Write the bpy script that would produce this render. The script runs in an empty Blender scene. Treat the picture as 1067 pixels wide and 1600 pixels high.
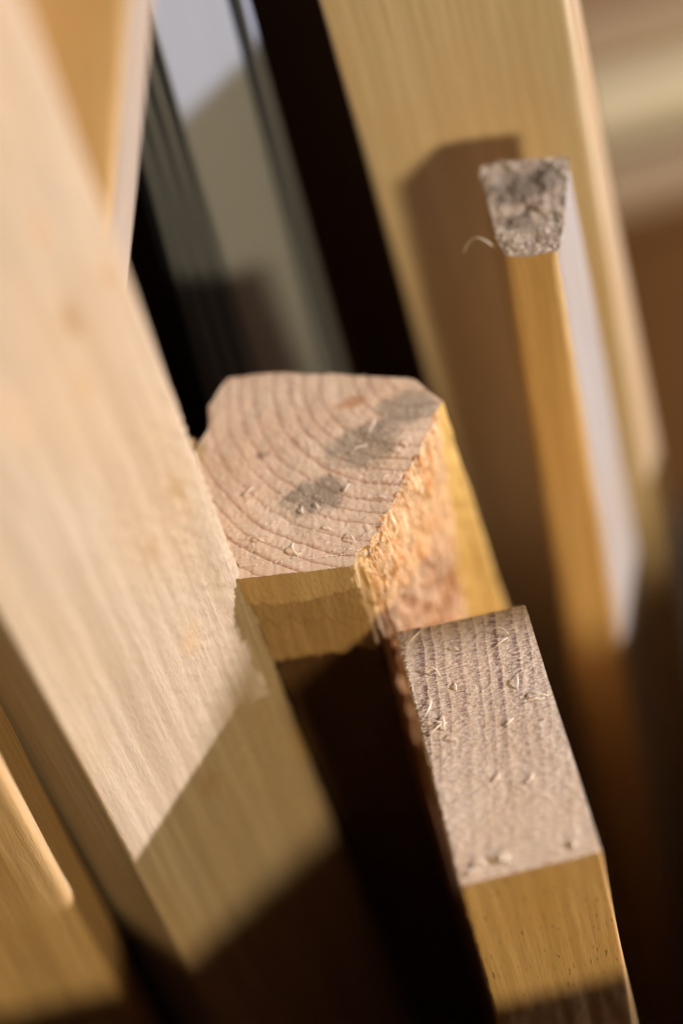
import bpy, math, random
import numpy as np
from mathutils import Vector, Matrix, noise

random.seed(11)
SC = bpy.context.scene
COL = SC.collection

# ------------------------------------------------------------------ camera
CAM_LOC = Vector((0.009907, -0.292733, 1.308749))
cam_d = bpy.data.cameras.new("camera")
cam = bpy.data.objects.new("camera", cam_d)
COL.objects.link(cam)
# rows: world X, Y, Z expressed in camera axes
RW = Matrix(((0.96499476, 0.26029132, 0.03214869),
             (-0.18060328, 0.74838658, -0.63820058),
             (-0.19017772, 0.61005406, 0.7691986)))
cam.matrix_world = Matrix.Translation(CAM_LOC) @ RW.to_4x4()
cam_d.sensor_fit = 'VERTICAL'
cam_d.sensor_height = 36.0
cam_d.sensor_width = 24.0
cam_d.lens = 36.0 * 2900.0 / 1600.0
cam_d.clip_start = 0.01
cam_d.clip_end = 50.0
cam_d.dof.use_dof = True
cam_d.dof.focus_distance = 0.489
cam_d.dof.aperture_fstop = 2.45
cam_d.dof.aperture_blades = 0
SC.camera = cam

# ------------------------------------------------------------------ world, lamps, exposure
world = bpy.data.worlds.new("World")
SC.world = world
world.use_nodes = True
bgn = world.node_tree.nodes["Background"]
bgn.inputs[0].default_value = (0.85, 0.9, 1.0, 1)
bgn.inputs[1].default_value = 0.012

TARGET = Vector((0.0, 0.0, 0.9))


def area(name, direction, dist, size, energy, color):
    d = Vector(direction).normalized()
    l = bpy.data.lights.new(name, 'AREA')
    l.shape = 'DISK'
    l.size = size
    l.energy = energy
    l.color = color
    o = bpy.data.objects.new(name, l)
    o.location = TARGET + d * dist
    o.rotation_euler = (-d).to_track_quat('-Z', 'Y').to_euler()
    COL.objects.link(o)
    return o


area("key_lamp", (0.95, -0.05, 0.34), 2.6, 0.12, 134.0, (1.0, 0.96, 1.02))
area("warm_lamp", (0.31, -0.82, 0.32), 2.4, 0.25, 36.0, (1.0, 0.79, 0.42))

SC.render.engine = 'CYCLES'
SC.cycles.diffuse_bounces = 4
SC.view_settings.view_transform = 'Standard'
SC.view_settings.look = 'None'
SC.view_settings.gamma = 1.0
SC.view_settings.exposure = 0.0
SC.view_settings.use_curve_mapping = False


# ------------------------------------------------------------------ material helpers
class NT:
    def __init__(self, name):
        self.m = bpy.data.materials.new(name)
        self.m.use_nodes = True
        self.t = self.m.node_tree
        self.n = self.t.nodes
        self.b = self.n["Principled BSDF"]
        g = self.n.new("ShaderNodeNewGeometry")
        self.pos = g.outputs["Position"]

    def link(self, a, b):
        self.t.links.new(a, b)

    def val(self, sock, v):
        if hasattr(v, "is_output"):
            self.link(v, sock)
        else:
            sock.default_value = v

    def math(self, op, a, b=0.0, c=0.0, clamp=False):
        n = self.n.new("ShaderNodeMath")
        n.operation = op
        n.use_clamp = clamp
        self.val(n.inputs[0], a)
        self.val(n.inputs[1], b)
        self.val(n.inputs[2], c)
        return n.outputs[0]

    def mapping(self, scale=(1, 1, 1), loc=(0, 0, 0), rot=(0, 0, 0), src=None):
        n = self.n.new("ShaderNodeMapping")
        n.inputs["Scale"].default_value = scale
        n.inputs["Location"].default_value = loc
        n.inputs["Rotation"].default_value = rot
        self.link(src or self.pos, n.inputs["Vector"])
        return n.outputs[0]

    def noise(self, vec, scale=1.0, detail=3.0, rough=0.5, dist=0.0):
        n = self.n.new("ShaderNodeTexNoise")
        n.inputs["Scale"].default_value = scale
        n.inputs["Detail"].default_value = detail
        n.inputs["Roughness"].default_value = rough
        n.inputs["Distortion"].default_value = dist
        self.link(vec, n.inputs["Vector"])
        return n.outputs["Fac"]

    def ramp(self, fac, stops, interp='LINEAR'):
        n = self.n.new("ShaderNodeValToRGB")
        n.color_ramp.interpolation = interp
        el = n.color_ramp.elements
        while len(el) < len(stops):
            el.new(0.5)
        for e, (p, c) in zip(el, stops):
            e.position = p
            e.color = (c, c, c, 1) if not isinstance(c, tuple) else (*c, 1)
        self.link(fac, n.inputs[0])
        return n.outputs[0]

    def mix(self, fac, a, b, mode='MIX'):
        n = self.n.new("ShaderNodeMix")
        n.data_type = 'RGBA'
        n.blend_type = mode
        self.val(n.inputs[0], fac)
        for s, v in ((n.inputs[6], a), (n.inputs[7], b)):
            if isinstance(v, tuple):
                s.default_value = (*v, 1) if len(v) == 3 else v
            else:
                self.link(v, s)
        return n.outputs[2]

    def bump(self, h, strength=0.5, dist=0.0005, prev=None):
        n = self.n.new("ShaderNodeBump")
        n.inputs["Strength"].default_value = strength
        n.inputs["Distance"].default_value = dist
        self.link(h, n.inputs["Height"])
        if prev is not None:
            self.link(prev, n.inputs["Normal"])
        self.last = n.outputs[0]
        return n.outputs[0]

    def finish(self, color, normal=None, rough=0.7, spec=0.25, sss=0.0, metal=0.0):
        self.val(self.b.inputs["Base Color"], color if hasattr(color, "is_output") else (*color, 1))
        self.val(self.b.inputs["Roughness"], rough)
        self.b.inputs["Specular IOR Level"].default_value = spec
        self.b.inputs["Metallic"].default_value = metal
        if sss > 0:
            self.b.inputs["Subsurface Weight"].default_value = sss
            self.b.inputs["Subsurface Radius"].default_value = (1.0, 0.5, 0.2)
            self.b.inputs["Subsurface Scale"].default_value = 0.0012
        if normal is not None:
            self.link(normal, self.b.inputs["Normal"])
        return self.m


def dist_to(nt, cx, cy, cz=None, sx=1, sy=1, sz=1):
    """distance of the shading point to a spot, with each axis scaled"""
    loc = (-cx * sx, -cy * sy, -(cz or 0) * sz)
    v = nt.mapping(scale=(sx, sy, sz if cz is not None else 0.0), loc=loc)
    n = nt.n.new("ShaderNodeVectorMath")
    n.operation = 'LENGTH'
    nt.link(v, n.inputs[0])
    return n.outputs["Value"]


def mat_side(name, base=(0.62, 0.42, 0.25), dark=(0.42, 0.25, 0.12), lean=(0, 0), seed=0.0, fine=1.0,
             lines=0.5, knots=(), fuzz=0.4, pores=0.0, fig=70.0, fzz=320):
    """long-grain sawn or planed timber, grain running down the board"""
    nt = NT(name)
    # undo the lean so that the grain follows the board: x' = x - lean*(z-.9)
    sep = nt.n.new("ShaderNodeSeparateXYZ")
    nt.link(nt.pos, sep.inputs[0])
    dz = nt.math('SUBTRACT', sep.outputs[2], 0.9)
    x = nt.math('SUBTRACT', sep.outputs[0], nt.math('MULTIPLY', dz, -lean[0]))
    y = nt.math('SUBTRACT', sep.outputs[1], nt.math('MULTIPLY', dz, -lean[1]))
    com = nt.n.new("ShaderNodeCombineXYZ")
    nt.link(x, com.inputs[0]); nt.link(y, com.inputs[1]); nt.link(sep.outputs[2], com.inputs[2])
    V = com.outputs[0]
    wide = nt.noise(nt.mapping((fig, fig, 3.5), (seed, seed * 2, seed), src=V), 1, 4, 0.55, 0.6)
    mid = nt.noise(nt.mapping((420, 420, 9), (seed, 0, seed), src=V), 1, 3, 0.6)
    fin = nt.noise(nt.mapping((1900, 1900, 60), (0, seed, 0), src=V), 1, 3, 0.6)
    patch = nt.noise(nt.mapping((28, 28, 14), (seed * 3, 1, seed), src=V), 1, 3, 0.5)
    c = nt.mix(nt.ramp(wide, [(0.35, 0.0), (0.62, 1.0)]), dark, base)
    c = nt.mix(0.55, c, base)
    c = nt.mix(nt.math('MULTIPLY', nt.ramp(mid, [(0.42, 1.0), (0.6, 0.0)]), lines), c,
               tuple(k * 0.72 for k in dark))
    c = nt.mix(nt.math('MULTIPLY', nt.ramp(fin, [(0.38, 1.0), (0.55, 0.0)]), 0.25 * fine), c,
               tuple(k * 0.6 for k in dark))
    c = nt.mix(nt.math('MULTIPLY', nt.ramp(patch, [(0.45, 0.0), (0.7, 1.0)]), 0.3), c,
               (base[0] * 0.95, base[1] * 0.78, base[2] * 0.55))
    if pores:
        p = nt.noise(nt.mapping((1500, 1500, 170), (3, 1, 7), src=V), 1, 2, 0.5)
        c = nt.mix(nt.math('MULTIPLY', nt.ramp(p, [(0.66, 0.0), (0.72, 1.0)]), pores), c, (0.10, 0.045, 0.015))
    wob = nt.noise(nt.mapping((260, 260, 120), (seed, 5, 2), src=V), 1, 3, 0.6)
    for (kx, ky, kz, r, col) in knots:
        d = dist_to(nt, kx, ky, kz, 1, 1, 0.55)
        d = nt.math('ADD', d, nt.math('MULTIPLY', nt.math('SUBTRACT', wob, 0.5), r * 1.3))
        f = nt.ramp(nt.math('DIVIDE', d, r), [(0.35, 1.0), (1.0, 0.0)])
        c = nt.mix(nt.math('MULTIPLY', f, 0.75), c, col)
    h1 = nt.math('ADD', nt.math('MULTIPLY', mid, 0.6), nt.math('MULTIPLY', fin, 0.45))
    nrm = nt.bump(h1, 0.55, 0.0005)
    fz = nt.noise(nt.mapping((900, 900, fzz), (seed, 3, 1), src=V), 1, 5, 0.7)
    nrm = nt.bump(fz, fuzz, 0.0007, nrm)
    return nt.finish(c, nrm, 0.72, 0.22, sss=0.25)


def mat_end(name, pith, spacing, light=(0.64, 0.45, 0.31), late=(0.30, 0.15, 0.075), amount=0.75,
            wob_amp=0.0012, stains=(), saw=0.0, fade=None, speck=0.5, width=0.16, seed=0.0, bumps=0.6,
            rays=0.0, vary=0.0, ringb=0.25):
    """sawn end grain: growth rings about a pith point"""
    nt = NT(name)
    w = nt.noise(nt.mapping((90, 90, 90), (seed, 0, 0)), 1, 3, 0.5)
    w2 = nt.noise(nt.mapping((700, 700, 700), (0, seed, 0)), 1, 3, 0.6)
    d = dist_to(nt, pith[0], pith[1])
    d = nt.math('ADD', d, nt.math('MULTIPLY', nt.math('SUBTRACT', w, 0.5), wob_amp * 2))
    d = nt.math('ADD', d, nt.math('MULTIPLY', nt.math('SUBTRACT', w2, 0.5), wob_amp * 0.45))
    q = nt.math('DIVIDE', d, spacing)
    if vary:
        q = nt.math('ADD', q, nt.math('MULTIPLY', nt.math('SINE', nt.math('MULTIPLY', q, 1.7)), vary))
    fr = nt.math('FRACT', q)
    ring = nt.ramp(fr, [(0.0, 0.0), (1 - width * 2.4, 0.10), (1 - width, 0.62), (1 - width * 0.35, 1.0), (1.0, 0.0)])
    # each ring has its own strength
    ridn = nt.n.new("ShaderNodeTexWhiteNoise")
    ridn.noise_dimensions = '1D'
    nt.link(nt.math('FLOOR', q), ridn.inputs["W"])
    strength = nt.math('MULTIPLY_ADD', ridn.outputs["Value"], 0.55, 0.6)
    big = nt.noise(nt.mapping((45, 45, 45), (seed, 9, 3)), 1, 3, 0.5)
    tone = nt.mix(nt.ramp(big, [(0.35, 0.0), (0.7, 1.0)]), light, (light[0] * 0.94, light[1] * 0.86, light[2] * 0.78))
    f = nt.math('MULTIPLY', nt.math('MULTIPLY', ring, strength), amount)
    gran = nt.noise(nt.mapping((2600, 2600, 2600)), 1, 3, 0.7)
    fx = nt.noise(nt.mapping((400, 1500, 400), (seed, 2, 1)), 1, 3, 0.7)
    sawn = None
    if saw > 0:
        sawn = nt.noise(nt.mapping((420, 1500, 500), (4, 2, 1), rot=(0, 0, 0.0)), 1, 3, 0.65)
        f = nt.math('MULTIPLY', f, nt.ramp(sawn, [(0.40, 1.0), (0.60, 0.30)]))
    if saw > 0:
        tone = nt.mix(nt.math('MULTIPLY', nt.ramp(sawn, [(0.48, 0.0), (0.66, 1.0)]), 0.28), tone, (0.86, 0.74, 0.66))
        tone = nt.mix(nt.math('MULTIPLY', nt.ramp(sawn, [(0.34, 1.0), (0.46, 0.0)]), 0.28), tone, (0.42, 0.27, 0.20))
    if fade is not None:
        fd = dist_to(nt, fade[0], fade[1], None, fade[3], 1)
        fdn = nt.math('ADD', fd, nt.math('MULTIPLY', nt.math('SUBTRACT', w, 0.5), 0.03))
        f = nt.math('MULTIPLY', f, nt.ramp(nt.math('DIVIDE', fdn, fade[2]), [(0.35, 1.0), (1.0, 0.25)]))
    f = nt.math('MINIMUM', f, 0.95)
    c = nt.mix(f, tone, late)
    c = nt.mix(nt.math('MULTIPLY', nt.ramp(gran, [(0.52, 0.0), (0.72, 1.0)]), 0.55 * speck), c, (0.30, 0.17, 0.09))
    c = nt.mix(nt.math('MULTIPLY', nt.ramp(fx, [(0.54, 0.0), (0.72, 1.0)]), 0.75 * speck), c, (0.80, 0.68, 0.58))
    if rays > 0:
        an = nt.noise(nt.mapping((900, 130, 200), (7, 1, 1), rot=(0, 0, 0.35)), 1, 3, 0.6)
        c = nt.mix(nt.math('MULTIPLY', nt.ramp(an, [(0.52, 0.0), (0.66, 1.0)]), rays), c, (0.76, 0.60, 0.47))
    for (sx, sy, r, col, st, ax) in stains:
        dd = dist_to(nt, sx, sy, None, ax, 1)
        wn = nt.noise(nt.mapping((230, 230, 230), (sx * 40, 0, 0)), 1, 5, 0.65)
        dd = nt.math('ADD', dd, nt.math('MULTIPLY', nt.math('SUBTRACT', wn, 0.5), r * 1.7))
        ff = nt.ramp(nt.math('DIVIDE', dd, r), [(0.62, 1.0), (1.0, 0.0)])
        gr = nt.ramp(gran, [(0.4, 0.72), (0.66, 1.0)])
        c = nt.mix(nt.math('MULTIPLY', nt.math('MULTIPLY', ff, gr), st), c, col)
    h = nt.math('SUBTRACT', nt.math('MULTIPLY', gran, 0.5), nt.math('MULTIPLY', ring, ringb))
    nrm = nt.bump(h, bumps, 0.0004)
    nrm = nt.bump(fx, bumps * 0.4, 0.0004, nrm)
    if sawn is not None:
        nrm = nt.bump(sawn, saw, 0.0008, nrm)
    return nt.finish(c, nrm, 0.8, 0.2, sss=0.3)


# ------------------------------------------------------------------ object helpers
def thing(name, label, cat, loc, group=None, kind=None):
    o = bpy.data.objects.new(name, None)
    o.empty_display_size = 0.02
    o.location = loc
    COL.objects.link(o)
    o['label'] = label
    o['category'] = cat
    if group:
        o['group'] = group
    if kind:
        o['kind'] = kind
    return o


def mesh_obj(name, verts, faces, mats, parent=None, fmat=None, smooth=True, loc=(0, 0, 0)):
    """world-space vertices; the origin is put at the parent (or loc)"""
    base = Vector(parent.location) if parent is not None else Vector(loc)
    p = parent
    while p is not None and p.parent is not None:
        p = p.parent
        base = base + Vector(p.location)
    V = np.asarray(verts, dtype=float) - np.array(base)
    me = bpy.data.meshes.new(name)
    me.from_pydata(V.tolist(), [], faces)
    for m in (mats if isinstance(mats, (list, tuple)) else [mats]):
        me.materials.append(m)
    if fmat is not None:
        me.polygons.foreach_set("material_index", fmat)
    if smooth:
        me.polygons.foreach_set("use_smooth", [True] * len(me.polygons))
    me.update()
    o = bpy.data.objects.new(name, me)
    COL.objects.link(o)
    if parent is not None:
        o.parent = parent
    else:
        o.location = base
    return o


def fbm(x, y, z, o=3):
    return noise.fractal(Vector((x, y, z)), 1.0, 2.0, o)


def rings_of(levels, res, soft):
    """levels: [(z, [(x, y), ...])] top first, same number of corners; returns per-level dense rings and segment ids"""
    top = np.array(levels[0][1], float)
    n = len(top)
    counts = [max(2, int(round(np.linalg.norm(top[(i + 1) % n] - top[i]) / res))) for i in range(n)]
    out = []
    for z, pts in levels:
        p = np.array(pts, float)
        ring, seg, fr = [], [], []
        for i in range(n):
            a, b = p[i], p[(i + 1) % n]
            for k in range(counts[i]):
                ring.append(a + (b - a) * k / counts[i]); seg.append(i); fr.append(k / counts[i])
        ring = np.array(ring)
        w = int(round(soft / res))
        for _ in range(w):
            ring = (np.roll(ring, 1, 0) + 2 * ring + np.roll(ring, -1, 0)) / 4
        out.append(ring)
    return out, np.array(seg), np.array(fr)


def timber(parent, levels, m_side, m_top, res=0.0012, soft=0.0012, dense=0.10, zres=None, disp=None, topd=None,
           top_rings=14, seg_mat=None, matfn=None, tilt_top=None, side_name='body', top_name='end_grain', cap=True):
    """a sawn length of timber: side mesh and separate end-grain mesh"""
    rings, seg, fr = rings_of(levels, res, soft)
    zs_l = [l[0] for l in levels]
    zres = zres or res
    zt, zb = zs_l[0], zs_l[-1]
    zs = list(np.arange(zt, zt - dense, -zres))
    step = zres
    while zs[-1] > zb + 1e-6:
        step = min(step * 1.25, 0.05)
        zs.append(max(zb, zs[-1] - step))
    N = len(rings[0])
    verts = []
    nrm0 = np.roll(rings[0], -1, 0) - np.roll(rings[0], 1, 0)
    nrm0 = np.stack([nrm0[:, 1], -nrm0[:, 0]], 1)
    nrm0 /= np.linalg.norm(nrm0, axis=1)[:, None] + 1e-12
    area2 = np.sum(rings[0][:, 0] * np.roll(rings[0][:, 1], -1) - np.roll(rings[0][:, 0], -1) * rings[0][:, 1])
    if area2 < 0:
        nrm0 = -nrm0
    for j, z in enumerate(zs):
        for k in range(len(zs_l) - 1):
            if z <= zs_l[k] + 1e-9 and z >= zs_l[k + 1] - 1e-9:
                t = (zs_l[k] - z) / (zs_l[k] - zs_l[k + 1]); break
        r = rings[k] * (1 - t) + rings[k + 1] * t
        if disp is not None and z > zt - dense * 1.3:
            off = np.array([disp(seg[i], fr[i], r[i][0], r[i][1], z) for i in range(N)])
            r = r + nrm0 * off[:, None]
        for i in range(N):
            zz = z
            if j == 0 or tilt_top is not None:
                if topd is not None and j == 0:
                    zz += topd(r[i][0], r[i][1])
                if tilt_top is not None:
                    wgt = max(0.0, 1 - (zt - z) / 0.03)
                    zz += wgt * tilt_top(r[i][0], r[i][1])
            verts.append((r[i][0], r[i][1], zz))
    faces, fm = [], []
    for j in range(len(zs) - 1):
        for i in range(N):
            i2 = (i + 1) % N
            f = (j * N + i, (j + 1) * N + i, (j + 1) * N + i2, j * N + i2)
            faces.append(f if area2 > 0 else f[::-1])
            fm.append(matfn(seg[i], fr[i], verts[j * N + i]) if matfn else (seg_mat[seg[i]] if seg_mat else 0))
    faces.append(tuple((len(zs) - 1) * N + i for i in range(N)))
    fm.append(0)
    body = mesh_obj(side_name, verts, faces, m_side, parent, fm)
    if not cap:
        return body, None
    rim = np.array(verts[:N])
    cen = rim.mean(0)
    tv, tf = [], []
    for q in range(top_rings):
        s = 1 - q / top_rings
        for i in range(N):
            w = 0.35 ** q
            e = rim[i][:2] * w + rings[0][i] * (1 - w)
            p = cen[:2] + (e - cen[:2]) * s
            if q == 0:
                z = rim[i][2]
            else:
                z = zt + (topd(p[0], p[1]) if topd else 0) + (tilt_top(p[0], p[1]) if tilt_top else 0)
            tv.append((p[0], p[1], z))
    tv.append((cen[0], cen[1], zt + (topd(cen[0], cen[1]) if topd else 0) + (tilt_top(cen[0], cen[1]) if tilt_top else 0)))
    for q in range(top_rings - 1):
        for i in range(N):
            i2 = (i + 1) % N
            f = (q * N + i, q * N + i2, (q + 1) * N + i2, (q + 1) * N + i)
            tf.append(f if area2 > 0 else f[::-1])
    for i in range(N):
        f = ((top_rings - 1) * N + i, (top_rings - 1) * N + (i + 1) % N, top_rings * N)
        tf.append(f if area2 > 0 else f[::-1])
    top = mesh_obj(top_name, tv, tf, m_top, parent)
    return body, top


def lv(zt, pts, leans, zb=0.02, mm=1000.0):
    """top corners in mm plus the lean of each corner line (metres per metre of drop) -> two levels"""
    top = [(x / mm, y / mm) for x, y in pts]
    h = zt - zb
    bot = [(x / mm + lx * h, y / mm + ly * h) for (x, y), (lx, ly) in zip(pts, leans)]
    return [(zt, top), (zb, bot)]


def tube(points, radii, sides=5):
    P = [Vector(p) for p in points]
    verts, faces = [], []
    for i, p in enumerate(P):
        t = (P[min(i + 1, len(P) - 1)] - P[max(i - 1, 0)])
        if t.length < 1e-9:
            t = Vector((1, 0, 0))
        t.normalize()
        a = t.cross(Vector((0.13, 0.21, 0.97)))
        if a.length < 1e-3:
            a = t.cross(Vector((1, 0, 0)))
        a.normalize()
        b = t.cross(a)
        for k in range(sides):
            th = 2 * math.pi * k / sides
            verts.append(p + (a * math.cos(th) + b * math.sin(th)) * radii[i])
    for i in range(len(P) - 1):
        for k in range(sides):
            k2 = (k + 1) % sides
            faces.append((i * sides + k, i * sides + k2, (i + 1) * sides + k2, (i + 1) * sides + k))
    faces.append(tuple(range(sides))[::-1])
    faces.append(tuple((len(P) - 1) * sides + k for k in range(sides)))
    return [tuple(v) for v in verts], faces


def curl(x, y, z, length, r, rng, heading=None, lift=0.35, curv=None):
    """a torn wood fibre lying on a surface and curling up"""
    a = rng.uniform(0, 2 * math.pi) if heading is None else heading
    k = (rng.uniform(-1, 1) * 0.8 if curv is None else curv) / length
    n = 8
    pts, rad = [], []
    px, py = x, y
    for i in range(n):
        t = i / (n - 1)
        h = math.sin(t * math.pi * rng.uniform(0.85, 1.1)) * length * lift
        pts.append((px, py, z + r * 0.6 + max(0, h)))
        px += math.cos(a) * length / n
        py += math.sin(a) * length / n
        a += k * length / n * 2
        rad.append(r * (0.35 + 0.75 * math.sin(math.pi * (0.12 + 0.8 * t))))
    return tube(pts, rad, 4)


def merge(list_vf):
    V, F = [], []
    for v, f in list_vf:
        o = len(V)
        V += v
        F += [tuple(i + o for i in ff) for ff in f]
    return V, F


def inside(poly, x, y):
    c = False
    n = len(poly)
    for i in range(n):
        x1, y1 = poly[i]; x2, y2 = poly[(i + 1) % n]
        if (y1 > y) != (y2 > y) and x < (x2 - x1) * (y - y1) / (y2 - y1) + x1:
            c = not c
    return c


# ------------------------------------------------------------------ shared materials
nt = NT("fibre_white")
fibre_mat = nt.finish((0.88, 0.78, 0.64), None, 0.6, 0.3, sss=0.0)
nt = NT("fibre_golden")
fibre_gold = nt.finish((0.80, 0.60, 0.38), None, 0.6, 0.3)

# ------------------------------------------------------------------ structure: floor
nt = NT("concrete_floor_mat")
nz = nt.noise(nt.mapping((9, 9, 9)), 1, 6, 0.6)
c = nt.mix(nz, (0.022, 0.017, 0.012), (0.045, 0.034, 0.024))
cm = nt.finish(c, nt.bump(nz, 0.3, 0.002), 0.9, 0.2)
fl = mesh_obj("floor", [(-4, -4, 0), (4, -4, 0), (4, 4, 0), (-4, 4, 0)], [(0, 1, 2, 3)], cm, smooth=False)
fl['kind'] = 'structure'
fl['label'] = 'dark concrete floor under the standing timbers'
fl['category'] = 'floor'

# ------------------------------------------------------------------ big plank in front, left
GROUP = "lengths of sawn timber standing on end"
B_PTS = [(-36.0, 14.1), (-55, 42), (-108.5, 2), (-84.0, -29.0)]
big_knots = [(-0.0483, 0.0030, 1.0384, 0.0036, (0.33, 0.20, 0.09)), (-0.0390, 0.0114, 1.0405, 0.0026, (0.42, 0.27, 0.15)),
             (-0.0423, 0.0084, 0.9706, 0.0034, (0.36, 0.24, 0.12)), (-0.0469, 0.0043, 1.0641, 0.0040, (0.46, 0.31, 0.19)),
             (-0.0524, -0.0006, 0.9616, 0.0034, (0.40, 0.27, 0.15)), (-0.0510, 0.0006, 1.0213, 0.0030, (0.46, 0.31, 0.17)),
             (-0.0522, -0.0005, 0.9218, 0.0045, (0.48, 0.33, 0.20)), (-0.0651, -0.0121, 1.0300, 0.0070, (0.50, 0.35, 0.23)),
             (-0.0355, 0.0146, 0.8408, 0.0070, (0.52, 0.33, 0.12)), (-0.0620, -0.0092, 0.8650, 0.0050, (0.40, 0.26, 0.15))]
m_big = mat_side("pale_plank_wood", (0.53, 0.42, 0.315), (0.38, 0.27, 0.17), (-0.0165, -0.004), 1.3, 0.8, 0.35,
                 big_knots, 0.55)
m_end_plain = mat_end("plain_end_grain", (0.0, 0.2), 0.004)
big = thing("timber_plank", "widest pale plank in the left foreground, a slanting shadow across its face", "plank",
            (-0.08, 0.0, 0.0), GROUP)
LEAN_R, LEAN_L = (-0.0114, -0.0015), (-0.022, -0.0072)
ZT = 1.24


def up(pts, zref, leans, zt):
    """shift corners given at zref up to zt along their lean"""
    return [(x - lx * (zt - zref) * 1000, y - ly * (zt - zref) * 1000) for (x, y), (lx, ly) in zip(pts, leans)]


bl = [LEAN_R, LEAN_R, (-0.022, -0.004), LEAN_L]
pt = up([B_PTS[0]], 0.903, [LEAN_R], ZT) + up([B_PTS[1]], 0.903, [LEAN_R], ZT) + \
    up([B_PTS[2]], 0.94, [(-0.022, -0.004)], ZT) + up([B_PTS[3]], 0.985, [LEAN_L], ZT)


def disp_big(s, f, x, y, z):
    r = 0.0
    # torn fuzz along the right hand side of the face, low waviness elsewhere
    r += 0.00022 * fbm(x * 60, y * 60, z * 12)
    edge = 1.0 - min(1.0, math.hypot(x + 0.036, y - 0.014) / 0.045)
    if s in (0, 3) and 0.80 < z < 1.0:
        r += 0.00050 * max(0.0, edge + 0.2) * fbm(x * 900, y * 900, z * 420, 4)
        # ripple of torn grain
        m = math.exp(-((z - 0.862) / 0.014) ** 2) * math.exp(-((x + 0.052) / 0.012) ** 2)
        r += 0.0006 * m * math.sin(z * 2600 + 9 * fbm(x * 80, 0, z * 80))
    e2 = math.exp(-((z - 0.904) / 0.0022) ** 2) * math.exp(-(math.hypot(x + 0.036, y - 0.0143) / 0.0016) ** 2)
    return r + 0.0010 * e2


timber(big, lv(ZT, pt, bl), m_big, m_end_plain, res=0.0011, soft=0.0011, dense=0.46, zres=0.0011, disp=disp_big,
       top_rings=6)

# ------------------------------------------------------------------ second plank, lower left
m_c = mat_side("golden_plank_wood", (0.62, 0.42, 0.22), (0.45, 0.27, 0.12), (-0.053, -0.018), 4.1, 0.8, 0.4, (), 0.3)
cpl = thing("timber_plank", "golden plank in the bottom left corner with one bright edge", "plank", (-0.13, -0.05, 0),
            GROUP)
cl = (-0.0529, -0.0184)
cp = up([(-102.3, -31.6), (-103.0, -4.0), (-165, -4), (-165, -30)], 0.936, [cl] * 4, 1.24)
timber(cpl, lv(1.24, cp, [cl] * 4), m_c, m_end_plain, res=0.0016, soft=0.003, dense=0.4, zres=0.003,
       disp=lambda s, f, x, y, z: 0.0004 * fbm(x * 50, y * 50, z * 10), top_rings=5)

# ------------------------------------------------------------------ amber board behind the big plank, top left
m_a = mat_side("amber_board_wood", (0.66, 0.46, 0.25), (0.52, 0.33, 0.15), (-0.31, 0.044), 7.7, 0.5, 0.3, (), 0.2)
amb = thing("timber_board", "amber board with a pale right edge, half behind the widest plank at top left", "board",
            (-0.35, 0.09, 0), GROUP)
al = (-0.3177, 0.0443)
al = (-0.3517, 0.0564)
al2 = (-0.3543, 0.0645)
ap = up([(-17.9, 49.0)], 1.08, [al], 1.22) + up([(-13.3, 64.0)], 1.068, [al2], 1.22) + \
    up([(-70, 76), (-76, 58)], 1.08, [al] * 2, 1.22)
m_a_pale = mat_side("pale_board_edge", (0.40, 0.32, 0.26), (0.32, 0.25, 0.19), (-0.31, 0.044), 1.7, 0.5, 0.3, (), 0.2)
timber(amb, lv(1.22, ap, [al, al2, al, al]), [m_a, m_a_pale], m_end_plain, seg_mat=[1, 0, 0, 0], res=0.0025, soft=0.0015, dense=0.1, top_rings=5)

# ------------------------------------------------------------------ middle post
m_mid = mat_side("rough_post_wood", (0.50, 0.33, 0.16), (0.34, 0.19, 0.08), (-0.03, 0), 2.2, 1.0, 0.4, (), 0.7)
m_mid_rough = mat_side("torn_post_wood", (0.86, 0.65, 0.43), (0.66, 0.28, 0.07), (-0.03, 0), 5.2, 1.0, 0.9, (), 1.0, fzz=70, fig=230.0)
m_mid_shade = mat_side("shaded_post_wood", (0.13, 0.065, 0.03), (0.07, 0.035, 0.015), (-0.03, 0), 1.2, 1.0, 0.4, (), 0.5)  # shadow on the lower front face, painted in as darker wood
m_mid_pale = mat_side("pale_torn_wood", (0.60, 0.42, 0.23), (0.44, 0.26, 0.11), (-0.03, 0), 6.2, 1.0, 0.3, (), 0.7)
m_mid_facet = mat_side("golden_facet_wood", (0.58, 0.38, 0.13), (0.48, 0.29, 0.08), (0.05, 0), 3.2, 0.5, 0.2, (), 0.15)
m_mid_top = mat_end("post_end_grain", (0.024, 0.069), 0.0047, (0.70, 0.53, 0.385), (0.38, 0.18, 0.10), 0.95,
                    0.0014, (
                        (-0.0118, 0.034, 0.0074, (0.17, 0.14, 0.10), 0.85, 0.75),
                        (0.0035, 0.047, 0.0095, (0.25, 0.205, 0.15), 0.75, 0.8),
                        (0.018, 0.056, 0.0078, (0.23, 0.20, 0.155), 0.7, 0.8),
                        (-0.0235, 0.053, 0.0016, (0.24, 0.13, 0.08), 0.8, 0.7),
                        (0.0045, 0.0635, 0.0024, (0.46, 0.20, 0.07), 0.8, 0.45),
                        (-0.0425, 0.060, 0.0045, (0.45, 0.30, 0.10), 0.7, 1.0)),
                    0.0, None, 0.6, 0.13, 0.7, 0.7, 0.3, 0.12)
mid = thing("timber_post", "thick pale post in the middle with curved growth rings and a torn right side", "post",
            (-0.01, 0.045, 0), GROUP)
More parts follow.
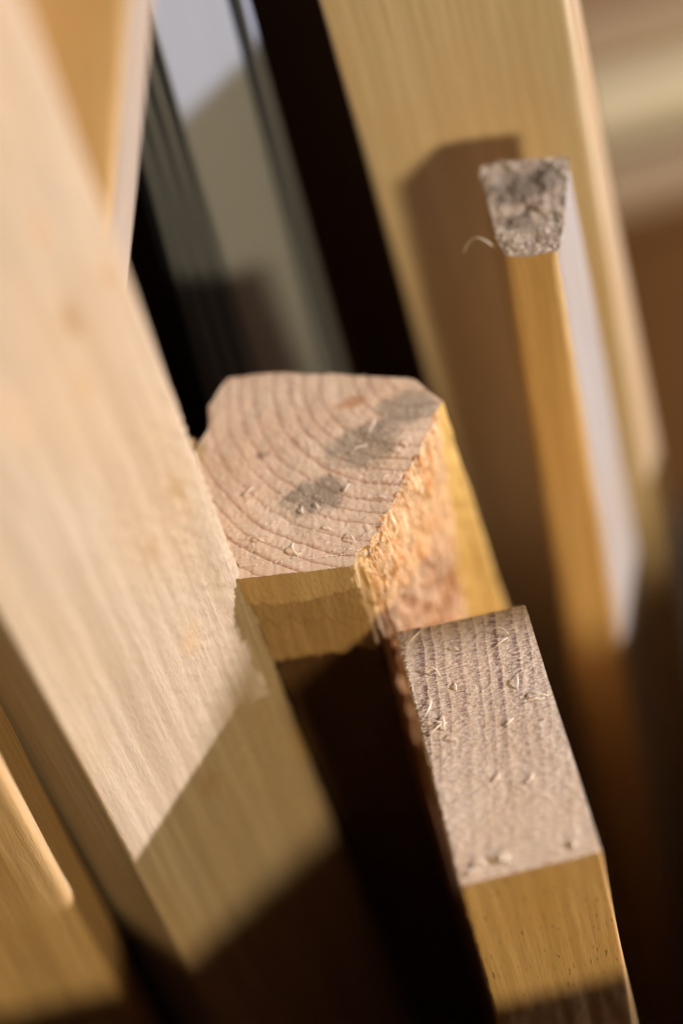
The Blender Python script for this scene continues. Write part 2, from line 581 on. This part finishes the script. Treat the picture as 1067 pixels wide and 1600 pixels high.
M_TOP = [(-36, 16.8), (-5.2, 10.9), (-0.8, 12.4), (5.8, 21.5), (14.5, 33.6), (21.0, 43.0), (26.0, 51.5), (28.6, 54.5), (22.5, 65.5),
         (12, 71), (0, 76.5), (-16, 82.5), (-29, 86.0), (-36.0, 76.5), (-37.5, 68.0), (-42.5, 61.0), (-44, 45), (-40.5, 30)]
zm = 0.925
dm = 0.125


def drop(p, lean):
    return (p[0] + lean[0] * dm * 1000, p[1] + lean[1] * dm * 1000)


M_LEAN = [(0, 0), (-0.030, 0), (-0.030, 0), (-0.035, 0), (-0.045, 0.002), (-0.055, 0.005), (-0.067, 0.008), (0.052, 0), (0.04, 0)] + \
    [(0, 0)] * 9
M_MID = [drop(p, l) for p, l in zip(M_TOP, M_LEAN)]
t_ = lambda L: [(a / 1000, b / 1000) for a, b in L]


def ridge(v):
    return 1.0 - abs(v) * 2.0


def torn_shade_lines(x, f):
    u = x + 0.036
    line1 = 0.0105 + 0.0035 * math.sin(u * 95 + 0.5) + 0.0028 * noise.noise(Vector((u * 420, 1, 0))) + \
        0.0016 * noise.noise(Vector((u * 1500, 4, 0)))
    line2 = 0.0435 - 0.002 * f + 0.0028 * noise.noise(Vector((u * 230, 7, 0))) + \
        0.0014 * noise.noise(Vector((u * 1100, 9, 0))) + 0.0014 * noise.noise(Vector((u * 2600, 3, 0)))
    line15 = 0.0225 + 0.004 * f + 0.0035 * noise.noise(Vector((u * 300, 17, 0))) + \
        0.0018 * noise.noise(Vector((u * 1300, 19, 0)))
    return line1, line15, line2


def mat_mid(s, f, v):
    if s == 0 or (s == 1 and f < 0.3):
        a, b, c = torn_shade_lines(v[0], f if s == 0 else 1.0)
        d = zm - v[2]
        return 3 if d > c else (4 if d < a else 0)  # painted shadow below the lowest ragged line
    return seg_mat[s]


def disp_mid(s, f, x, y, z):
    d = zm - z
    if 1 <= s <= 5:                      # torn right-hand side: coarse broken columns of fibre
        u = math.hypot(x + 0.002, y - 0.010)
        us = u + d * 0.06 + 0.0006 * noise.noise(Vector((u * 150, d * 150, 6.0)))                # columns lean a little
        a = noise.noise(Vector((us * 360, d * 55, 3.1)))
        b = noise.noise(Vector((us * 800 + 7, d * 120, 8.0)))
        c = fbm(us * 2000, d * 260, 1.0, 3)
        k = 0.3 if s == 1 else 1.0
        v = k * (0.0016 * a + 0.0016 * b + 0.00050 * c)
        p1 = noise.noise(Vector((us * 400 + 30, d * 100, 2.2)))
        v -= k * 0.0070 * max(0.0, p1 - 0.08) ** 0.75
        v -= 0.0011 * max(0, noise.noise(Vector((us * 330, d * 60 + 4, 9.1))) - 0.15) * 3
        lip = math.exp(-d / 0.0012)
        v = v * (1 - 0.45 * lip)
        return v
    if s == 6:
        return 0.0012 * noise.noise(Vector((x * 200, y * 200, z * 120)))
    if s == 0:                           # front: torn layer ends in a ragged line, then a second at the painted shadow's edge
        line1, line15, line2 = torn_shade_lines(x, f)
        v = 0.0
        sm = lambda e: 1 / (1 + math.exp(max(-40, min(40, e / 0.00025))))
        v += 0.0011 * sm(d - line1)
        v += 0.0009 * sm(d - line15)
        v += 0.0022 * sm(d - line2)
        v += 0.00035 * fbm(x * 1100, d * 420, 2.0, 4)
        v += 0.00008 * math.sin(d * 700 + 5 * noise.noise(Vector((x * 60, 0, d * 40)))) * (1 if d > 0.035 else 0.0)
        if f > 0.9:
            v += (f - 0.9) * 10 * 0.0009 * noise.noise(Vector((x * 600, d * 260, 5)))
        return v
    return 0.0005 * noise.noise(Vector((x * 150, y * 150, z * 60)))


def top_mid(x, y):
    return 0.00025 * fbm(x * 120, y * 120, 0.3) + 0.00012 * fbm(x * 900, y * 900, 2.0) + \
        0.0006 * math.exp(-((x - 0.013) ** 2 + (y - 0.045) ** 2) / 0.00005)


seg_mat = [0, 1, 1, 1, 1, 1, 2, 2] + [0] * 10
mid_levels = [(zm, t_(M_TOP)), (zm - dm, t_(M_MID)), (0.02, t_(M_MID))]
timber(mid, mid_levels, [m_mid, m_mid_rough, m_mid_facet, m_mid_shade, m_mid_pale], m_mid_top, res=0.00042, soft=0.00065, dense=0.085,
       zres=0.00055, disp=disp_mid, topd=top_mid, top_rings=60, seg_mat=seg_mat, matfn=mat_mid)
# small broken lump at the left corner
vs, fs = [], []
for i in range(9):
    for j in range(16):
        th = math.pi * i / 8; ph = 2 * math.pi * j / 16
        r = 1 + 0.35 * noise.noise(Vector((math.cos(ph) * math.sin(th) * 1.6, math.sin(ph) * math.sin(th) * 1.6, math.cos(th) * 1.6)))
        vs.append((-0.0435 + 0.0030 * r * math.sin(th) * math.cos(ph), 0.0655 + 0.0034 * r * math.sin(th) * math.sin(ph),
                   0.9215 + 0.0032 * r * math.cos(th)))
for i in range(8):
    for j in range(16):
        fs.append((i * 16 + j, (i + 1) * 16 + j, (i + 1) * 16 + (j + 1) % 16, i * 16 + (j + 1) % 16))
mesh_obj("broken_corner", vs, fs, m_mid, mid)

rng = random.Random(5)
poly = t_(M_TOP)
fib = []
cnt = 0
# the larger curls are parts of their own
spots = [(-0.0165, 0.0285, 0.0032, 1.3), (-0.012, 0.0290, 0.0026, 1.6), (0.0, 0.0445, 0.006, 0.5), (0.006, 0.050, 0.007, 0.6),
         (-0.028, 0.0225, 0.004, 2.6), (-0.020, 0.0150, 0.0055, 2.2), (-0.006, 0.0180, 0.0052, -1.0), (-0.031, 0.040, 0.004, 0.3),
         (0.0135, 0.0400, 0.004, 1.8), (0.0155, 0.0415, 0.0035, 1.6), (-0.004, 0.0320, 0.0036, 0.9), (0.004, 0.027, 0.003, 0.2),
         (-0.014, 0.0550, 0.005, 0.1), (-0.010, 0.0205, 0.0032, 2.0)]
for (x, y, L, hd) in spots:
    v, f = curl(x, y, zm + top_mid(x, y), L, 0.00014, rng, hd, 0.15)
    mesh_obj("wood_fibre", v, f, fibre_mat, mid)
    cnt += 1
while cnt < 60:
    x = rng.uniform(-0.04, 0.026); y = rng.uniform(0.010, 0.06)
    if not inside(poly, x, y):
        continue
    if y > 0.04 and rng.random() < 0.6:
        continue
    v, f = curl(x, y, zm + top_mid(x, y), rng.uniform(0.0010, 0.0028), rng.uniform(0.00004, 0.00008), rng)
    mesh_obj("wood_fibre", v, f, fibre_mat, mid)
    cnt += 1
fib = []
for i in range(900):
    x = rng.uniform(-0.04, 0.026); y = rng.uniform(0.010, 0.08)
    if inside(poly, x, y):
        fib.append(curl(x, y, zm + top_mid(x, y), rng.uniform(0.0003, 0.0011), rng.uniform(0.00003, 0.00007), rng))
# fringe along the front and right arris
for i in range(700):
    t = rng.random()
    if rng.random() < 0.45:
        a, b = Vector((-0.036, 0.0168)), Vector((-0.0018, 0.0102))
        nx, ny = -0.19, -0.98
    else:
        a, b = Vector((-0.0018, 0.0102)), Vector((0.026, 0.0515))
        nx, ny = 0.83, -0.56
    p = a.lerp(b, t)
    L = rng.uniform(0.0004, 0.0016)
    z0 = zm - rng.uniform(-0.0003, 0.0008)
    L *= 0.6
    q = [(p.x, p.y, z0), (p.x + nx * L * 0.4 + rng.gauss(0, 0.0002), p.y + ny * L * 0.4, z0 + rng.uniform(-0.4, 0.3) * L),
         (p.x + nx * L * 0.7 + rng.gauss(0, 0.0003), p.y + ny * L * 0.7, z0 + rng.uniform(-0.9, 0.2) * L)]
    fib.append(tube(q, [0.00005, 0.00004, 0.00002], 4))
v, f = merge(fib)
o = mesh_obj("fibre_fuzz", v, f, fibre_mat, mid)
o['kind'] = 'stuff'
# splinters standing off the torn side
fib = []
for i in range(1900):
    t = rng.random() ** 0.8
    d = rng.uniform(0.0, 0.06)
    sh = min(1, d / dm)
    a = Vector((-0.0018 - 0.030 * d, 0.0102)); b = Vector((0.026 - 0.067 * d, 0.0515 + 0.008 * d))
    p = a.lerp(b, t)
    L = rng.uniform(0.0012, 0.0065)
    out = rng.uniform(-0.0004, 0.0008)
    z0 = zm - d
    q = []
    for k in range(4):
        kk = k / 3
        q.append((p.x + 0.83 * (out + 0.0006 * kk) + rng.gauss(0, 0.00012) - 0.03 * L * kk,
                  p.y - 0.56 * (out + 0.0006 * kk) + rng.gauss(0, 0.00012), z0 - L * kk))
    fib.append(tube(q, [0.00005, 0.00012, 0.00009, 0.00003], 4))
v, f = merge(fib)
o = mesh_obj("splinters", v, f, fibre_gold, mid)
o['kind'] = 'stuff'

# ------------------------------------------------------------------ right post
m_rp = mat_side("golden_post_wood", (0.66, 0.43, 0.20), (0.50, 0.29, 0.11), (0, 0), 9.4, 0.8, 0.3, (), 0.3, pores=0.75)
m_rp_top = mat_end("batten_end_grain", (-0.56, 0.06), 0.0036, (0.82, 0.67, 0.54), (0.19, 0.105, 0.095), 1.25, 0.0011, (),
                   1.0, (0.008, -0.014, 0.046, 1.0), 0.5, 0.40, 3.1, 0.9, 0.15, 0.22, 0.05)
rpo = thing("timber_batten", "rectangular batten at lower right with striped fuzzy sawn end", "batten",
            (0.0175, -0.039, 0), GROUP)
RP = [(0, 0), (0.0, -12), (-0.3, -77.8), (34.9, -78.3), (35.0, -1.6)]
RL = [(-0.045, 0.139), (-0.03, 0), (-0.0133, 0), (0.0129, -0.001), (0.012, 0.139)]
zr = 0.9
r_mid = [(x / 1000 + l[0] * 0.09, y / 1000 + l[1] * 0.09) for (x, y), l in zip(RP, RL)]


def top_rp(x, y):
    return 0.00012 * fbm(x * 150, y * 150, 1) + 0.00010 * fbm(x * 500, y * 1500, 2, 3)


def disp_rp(s, f, x, y, z):
    d = zr - z
    v = 0.00012 * fbm(x * 70, y * 70, z * 14)
    if s in (0, 1) or (s == 4 and f > 0.8):
        v += 0.0007 * noise.noise(Vector((x * 500, y * 500, z * 350))) + 0.0004 * fbm(y * 1500, z * 900, 1)
    return v


r_sh = [(a, b + (0.0125 if i in (0, 4) else 0)) for i, (a, b) in enumerate([(x / 1000 + l[0] * 0.0175, y / 1000) for (x, y), l in zip(RP, RL)])]  # hidden rear shoulder added to stop key light leaking past the batten
timber(rpo, [(zr, t_(RP)), (zr - 0.0175, r_sh), (zr - 0.09, r_mid), (0.02, r_mid)], m_rp, m_rp_top, res=0.0006, soft=0.0005, dense=0.08,
       zres=0.0008, disp=disp_rp, topd=top_rp, top_rings=50)
cnt = 0
spots = [(0.0015, -0.0045, 0.0068, 0.35, 0.4), (0.0030, -0.0135, 0.0078, 0.15, -1.0), (0.0008, -0.0285, 0.0075, 0.55, 0.6),
         (0.0012, -0.0290, 0.0070, -0.75, 0.4), (0.0055, -0.0335, 0.0055, 1.35, 0.2), (0.0015, -0.0340, 0.0060, 0.5, 0.1),
         (0.0060, -0.0350, 0.0040, -1.2, 0.5), (0.0235, -0.0070, 0.0072, 0.15, -0.9), (0.0240, -0.0125, 0.0050, 0.3, 0.2),
         (0.0265, -0.0270, 0.0052, 1.2, 0.2), (0.0290, -0.0290, 0.0060, -0.7, 0.3), (0.0270, -0.0320, 0.0065, 0.2, -0.3),
         (0.0210, -0.0370, 0.0035, 0.6, 0.0), (0.0110, -0.0225, 0.0030, 1.3, 0.3), (0.0145, -0.0105, 0.0030, 2.1, 0.4),
         (0.0220, -0.0550, 0.0040, 0.4, 0.6), (0.0140, -0.0520, 0.0040, 0.1, 1.0),
         (0.0065, -0.0740, 0.0045, 1.6, 1.8), (0.0085, -0.0725, 0.0055, 0.5, -1.8), (0.0120, -0.0750, 0.0050, 1.0, 1.2),
         (0.0050, -0.0750, 0.0036, 2.4, 1.4), (0.0285, -0.0755, 0.0030, 0.7, 1.4)]
for (x, y, L, hd, cv) in spots:
    thick = 0.00017 if y > -0.07 else 0.00028
    v, f = curl(x, y, zr + top_rp(x, y), L, thick, rng, hd, 0.16, cv)
    mesh_obj("wood_fibre", v, f, fibre_mat, rpo)
    cnt += 1
while cnt < 48:
    x = rng.uniform(0.001, 0.034); y = rng.uniform(-0.077, -0.002)
    v, f = curl(x, y, zr + top_rp(x, y), rng.uniform(0.0010, 0.0026), rng.uniform(0.00003, 0.00006), rng, None, 0.2, rng.uniform(-0.8, 0.8))
    mesh_obj("wood_fibre", v, f, fibre_mat, rpo)
    cnt += 1
fib = []
for i in range(1500):
    x = rng.uniform(0.0005, 0.0345); y = rng.uniform(-0.0775, -0.0015)
    fib.append(curl(x, y, zr + top_rp(x, y), rng.uniform(0.0002, 0.0008), rng.uniform(0.00002, 0.00005), rng, None, 0.6, 0.3))
for i in range(260):   # fringe on the left edge
    y = rng.uniform(-0.078, 0.0)
    L = rng.uniform(0.0003, 0.0011)
    fib.append(tube([(0.0002, y, zr), (-0.0002 - L * 0.5, y + rng.gauss(0, 0.0003), zr - L * 0.3),
                     (-L, y + rng.gauss(0, 0.0005), zr - L * rng.uniform(0, 1.4))], [0.00004, 0.00003, 0.00002], 4))
v, f = merge(fib)
o = mesh_obj("fibre_fuzz", v, f, fibre_mat, rpo)
o['kind'] = 'stuff'

# ------------------------------------------------------------------ upper right plank
m_up = mat_side("yellow_plank_wood", (0.74, 0.61, 0.45), (0.64, 0.49, 0.32), (0.038, -0.003), 6.1, 0.7, 0.3, (), 0.15)
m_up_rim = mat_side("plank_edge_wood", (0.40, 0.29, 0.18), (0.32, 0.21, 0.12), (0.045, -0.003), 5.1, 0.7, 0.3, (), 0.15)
upl = thing("timber_plank", "wide yellow plank at upper right behind the slim stick, shadow down its left half", "plank",
            (0.09, 0.16, 0), GROUP)
ZU = 1.14
U_PTS = up([(23.8, 144.3)], 1.0, [(0.0378, 0)], ZU) + up([(92.0, 133.0)], 0.985, [(0.0398, -0.0064)], ZU) + \
    up([(98.5, 150.0)], 0.972, [(0.0522, -0.0083)], ZU) + up([(27, 157)], 1.0, [(0.0378, 0)], ZU)
timber(upl, lv(ZU, U_PTS, [(0.0378, 0), (0.0398, -0.0064), (0.0522, -0.0083), (0.0378, 0)]), [m_up, m_up_rim], m_end_plain,
       res=0.0022, soft=0.002, dense=0.4, zres=0.004, disp=lambda s, f, x, y, z: 0.0003 * fbm(x * 60, y * 60, z * 12),
       top_rings=5, seg_mat=[0, 1, 0, 0])

# ------------------------------------------------------------------ slim stick
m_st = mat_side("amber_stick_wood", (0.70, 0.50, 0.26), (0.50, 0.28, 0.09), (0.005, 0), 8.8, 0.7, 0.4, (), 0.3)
m_st_top = mat_end("weathered_end_grain", (0.04, 0.3), 0.006, (0.42, 0.35, 0.28), (0.15, 0.11, 0.085), 0.6, 0.003,
                   ((0.066, 0.104, 0.0075, (0.10, 0.075, 0.055), 0.8, 0.7), (0.062, 0.090, 0.004, (0.16, 0.12, 0.09), 0.6, 0.7),
                    (0.074, 0.106, 0.006, (0.16, 0.13, 0.10), 0.6, 1.0)), 0.0, None, 1.0, 0.3, 5.0, 1.3)
stk = thing("timber_stick", "slim stick with rough grey end in front of the wide yellow plank", "stick", (0.07, 0.09, 0),
            GROUP)
S_PTS = [(54.5, 77.9), (69.8, 73.6), (82.4, 111.0), (56.5, 117.5)]
SLN = [(-0.0034, 0.0004), (0.0150, -0.002), (0.036, -0.005), (0.02, 0)]


def top_st(x, y):
    return 0.0007 * fbm(x * 180, y * 180, 3, 4) + 0.0003 * fbm(x * 900, y * 900, 3, 3)


def tilt_st(x, y):
    return -0.002 * math.exp(-((x - 0.066) ** 2 + (y - 0.1) ** 2) / 0.00012)


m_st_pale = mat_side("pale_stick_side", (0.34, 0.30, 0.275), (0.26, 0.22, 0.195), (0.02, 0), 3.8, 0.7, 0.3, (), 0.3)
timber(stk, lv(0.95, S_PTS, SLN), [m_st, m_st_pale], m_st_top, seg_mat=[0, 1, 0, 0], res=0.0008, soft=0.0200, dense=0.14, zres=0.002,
       disp=lambda s, f, x, y, z: 0.0003 * fbm(x * 90, y * 90, z * 25) + 0.0006 * math.exp(-(0.95 - z) / 0.002) * noise.noise(Vector((x * 400, y * 400, 0))),
       topd=top_st, top_rings=24)
hp = []
for k in range(12):
    t = k / 11
    hp.append((0.0535 - 0.0085 * t, 0.084 + 0.0035 * math.sin(t * 1.9), 0.9485 + 0.0035 * math.sin(t * 2.9) - 0.003 * t * t))
v, f = tube(hp, [0.00016 * (1 - 0.5 * k / 11) for k in range(12)], 5)
mesh_obj("loose_fibre", v, f, fibre_mat, stk)
fib = []
for i in range(350):
    x = rng.uniform(0.055, 0.082); y = rng.uniform(0.075, 0.116)
    if inside(t_(S_PTS), x, y):
        fib.append(curl(x, y, 0.95 + top_st(x, y) + tilt_st(x, y), rng.uniform(0.0006, 0.0022), 0.0001, rng))
v, f = merge(fib)
o = mesh_obj("fibre_fuzz", v, f, fibre_mat, stk)
o['kind'] = 'stuff'

# ------------------------------------------------------------------ ribbed metal profile
nt = NT("brushed_metal")
br = nt.noise(nt.mapping((700, 700, 5)), 1, 3, 0.6)
c = nt.mix(br, (0.34, 0.37, 0.45), (0.42, 0.45, 0.54))
m_al = nt.finish(c, nt.bump(br, 0.15, 0.0003), 0.36, 0.6, metal=0.25)
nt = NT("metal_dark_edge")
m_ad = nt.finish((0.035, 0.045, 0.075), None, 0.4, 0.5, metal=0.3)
alu = thing("metal_profile", "grey ribbed metal profile standing behind the posts at upper left", "metal profile",
            (-0.04, 0.17, 0), None)
Lp, Mp, Rp = (-41.5, 172.0), (-22.7, 166.0), (0.9, 176.5)
prof = []
leans = []
nr = 4
for i in range(nr):
    for (tt, off) in ((0.0, 0.0), (0.55, 0.0), (0.58, -3.0), (0.80, -3.0)):
        t = (i + tt) / nr
        prof.append((Lp[0] + (Mp[0] - Lp[0]) * t, Lp[1] + (Mp[1] - Lp[1]) * t + off))
        leans.append((-0.055 + 0.029 * t, -0.003))
prof.append(Mp); leans.append((-0.0259, -0.0014))
prof.append((-1.2, 175.3)); leans.append((-0.0222, 0))
prof.append((-0.6, 178.5)); leans.append((-0.022, 0))
prof.append((1.6, 180.0)); leans.append((-0.0217, 0))
prof.append((3.4, 177.0)); leans.append((-0.0180, 0))
prof.append((5.0, 184.0)); leans.append((-0.0166, 0))
prof.append((-10, 196)); leans.append((-0.02, 0))
prof.append((-41, 186)); leans.append((-0.05, -0.003))
zref = [0.95] * (nr * 4) + [1.0] + [0.975] * 5 + [0.975, 0.95]
ptop = [up([p], z, [l], 1.16)[0] for p, l, z in zip(prof, leans, zref)]
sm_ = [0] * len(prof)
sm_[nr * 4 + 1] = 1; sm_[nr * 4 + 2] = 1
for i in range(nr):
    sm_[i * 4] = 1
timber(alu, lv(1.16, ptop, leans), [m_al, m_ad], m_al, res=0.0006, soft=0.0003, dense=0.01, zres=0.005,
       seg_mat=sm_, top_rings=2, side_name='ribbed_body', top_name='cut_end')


# ------------------------------------------------------------------ boxes for the background
def box(name, x0, x1, y0, y1, z0, z1, mat, parent=None, bev=0.002, loc=None, rot=0.0):
    import bmesh
    bm = bmesh.new()
    bmesh.ops.create_cube(bm, size=1.0)
    for v in bm.verts:
        v.co = Vector(((v.co.x) * (x1 - x0), (v.co.y) * (y1 - y0), (v.co.z + 0.5) * (z1 - z0)))
    bmesh.ops.bevel(bm, geom=bm.edges[:], offset=bev, segments=2, affect='EDGES', profile=0.5)
    me = bpy.data.meshes.new(name)
    bm.to_mesh(me); bm.free()
    me.materials.append(mat)
    o = bpy.data.objects.new(name, me)
    o.location = ((x0 + x1) / 2, (y0 + y1) / 2, z0)
    o.rotation_euler = (0, 0, rot)
    COL.objects.link(o)
    if parent is not None:
        o.location = Vector(o.location) - Vector(parent.location)
        o.parent = parent
    return o


def plain_wood(name, a, b, stretch=(3, 60, 60), rough=0.6):
    nt = NT(name)
    n1 = nt.noise(nt.mapping(stretch), 1, 4, 0.6, 0.4)
    c = nt.mix(n1, a, b)
    return nt.finish(c, nt.bump(n1, 0.2, 0.001), rough, 0.3)


# dark stained board behind the metal profile
m_dk = plain_wood("dark_stained_wood", (0.030, 0.014, 0.006), (0.060, 0.026, 0.010), (60, 60, 3), 0.5)
o = box("dark_board", -0.48, 0.05, 0.235, 0.255, 0.0, 1.10, m_dk)
o['label'] = 'dark stained board standing behind the grey metal profile'
o['category'] = 'board'
o['group'] = GROUP

# cabinet and stacked boards far behind, upper right
m_cab = plain_wood("cabinet_wood", (0.11, 0.048, 0.013), (0.18, 0.08, 0.024), (8, 8, 2), 0.55)
cab = thing("wooden_cabinet", "orange brown wooden cabinet far behind at the right edge", "cabinet", (0.45, 0.82, 0.0))
box("side_panel", 0.10, 0.80, 0.70, 0.72, 0.0, 0.345, m_cab, cab)
box("cabinet_top", 0.09, 0.81, 0.69, 0.96, 0.347, 0.362, m_cab, cab)
box("back_panel", 0.10, 0.80, 0.93, 0.95, 0.0, 0.345, m_cab, cab)
m_b1 = plain_wood("stacked_wood_pinkish", (0.34, 0.235, 0.14), (0.42, 0.30, 0.185))
m_b2 = plain_wood("stacked_wood_cream", (0.56, 0.46, 0.29), (0.64, 0.53, 0.34))
m_b3 = plain_wood("stacked_wood_brown", (0.22, 0.12, 0.05), (0.30, 0.17, 0.08))
stack = [(0.364, 0.388, 0.695, m_b1, 'brownish board lying lowest in the stack on the cabinet'),
         (0.424, 0.462, 0.70, m_b2, 'thick cream board lying in the stack on the cabinet'),
         (0.478, 0.512, 0.72, m_b1, 'beige board lying above the cream one in the stack'),
         (0.522, 0.60, 0.73, m_b3, 'orange brown board lying on top of the stack')]
for z0, z1, y0, m, lab in stack:
    o = box("stacked_board", 0.08, 0.82, y0, y0 + 0.2, z0, z1, m, None, 0.003)
    o['label'] = lab
    o['category'] = 'board'
    o['group'] = 'boards lying stacked on the cabinet'
m_sp = plain_wood("spacer_wood", (0.10, 0.05, 0.02), (0.16, 0.08, 0.03))
for x, wh in ((0.14, 'left'), (0.45, 'middle'), (0.76, 'right')):
    o = box("spacer_block", x - 0.015, x + 0.015, 0.745, 0.88, 0.3895, 0.4225, m_sp, None, 0.001)
    o['label'] = 'small dark spacer block under the %s of the cream stacked board' % wh
    o['category'] = 'spacer'
    o['group'] = 'spacer blocks between the stacked boards'

# added out of view to block the lamps: front rail, right-hand boards and batten
m_shade_rail = plain_wood("shade_rail_wood", (0.30, 0.18, 0.09), (0.42, 0.26, 0.13))
rk = thing("shade_rail", "added wooden rail out of view in front, shading the lower timbers from the warm lamp", "shade rail", (0.0, -0.20, 0.0))
RAILZ = 0.884  # height set by where its shadow should fall on the timbers
box("shade_rail_bar", -0.7, 0.205, -0.22, -0.20, 0.05, RAILZ, m_shade_rail, rk)
for x in (-0.66, 0.177):
    box("shade_rail_leg", x - 0.025, x + 0.025, -0.1985, -0.165, 0.0, RAILZ - 0.06, m_shade_rail, rk)
o = box("shade_board", 0.165, 0.185, 0.1375, 0.215, 0.0, 1.02, m_up)  # unseen, added to keep key light off the metal profile
o['label'] = 'added pale board out of view at right to block key light, taller of the two'
o['category'] = 'board'
o['group'] = GROUP
o = box("shade_board", 0.165, 0.185, -0.155, 0.1355, 0.0, 0.797, m_up)  # unseen, added to cut key light low on the stick
o['label'] = 'added pale board out of view at right to block key light, lower and wider of the two'
o['category'] = 'board'
o['group'] = GROUP
vs = [(0.300, -0.022, 0.0), (0.320, -0.022, 0.0), (0.320, -0.0072, 0.0), (0.300, -0.0072, 0.0),
      (0.300, -0.022, 1.008), (0.320, -0.022, 1.008), (0.320, -0.0072, 1.026), (0.300, -0.0072, 1.026)]
o = mesh_obj("shade_batten", vs, [(0, 3, 2, 1), (4, 5, 6, 7), (0, 1, 5, 4), (1, 2, 6, 5), (2, 3, 7, 6), (3, 0, 4, 7)], m_up,
             smooth=False, loc=(0.31, -0.015, 0))  # unseen, added to shape the key shadow edge on the big plank
o['label'] = 'added narrow pale batten out of view, its slanting top shaping the key shadow'
o['category'] = 'batten'
o['group'] = GROUP
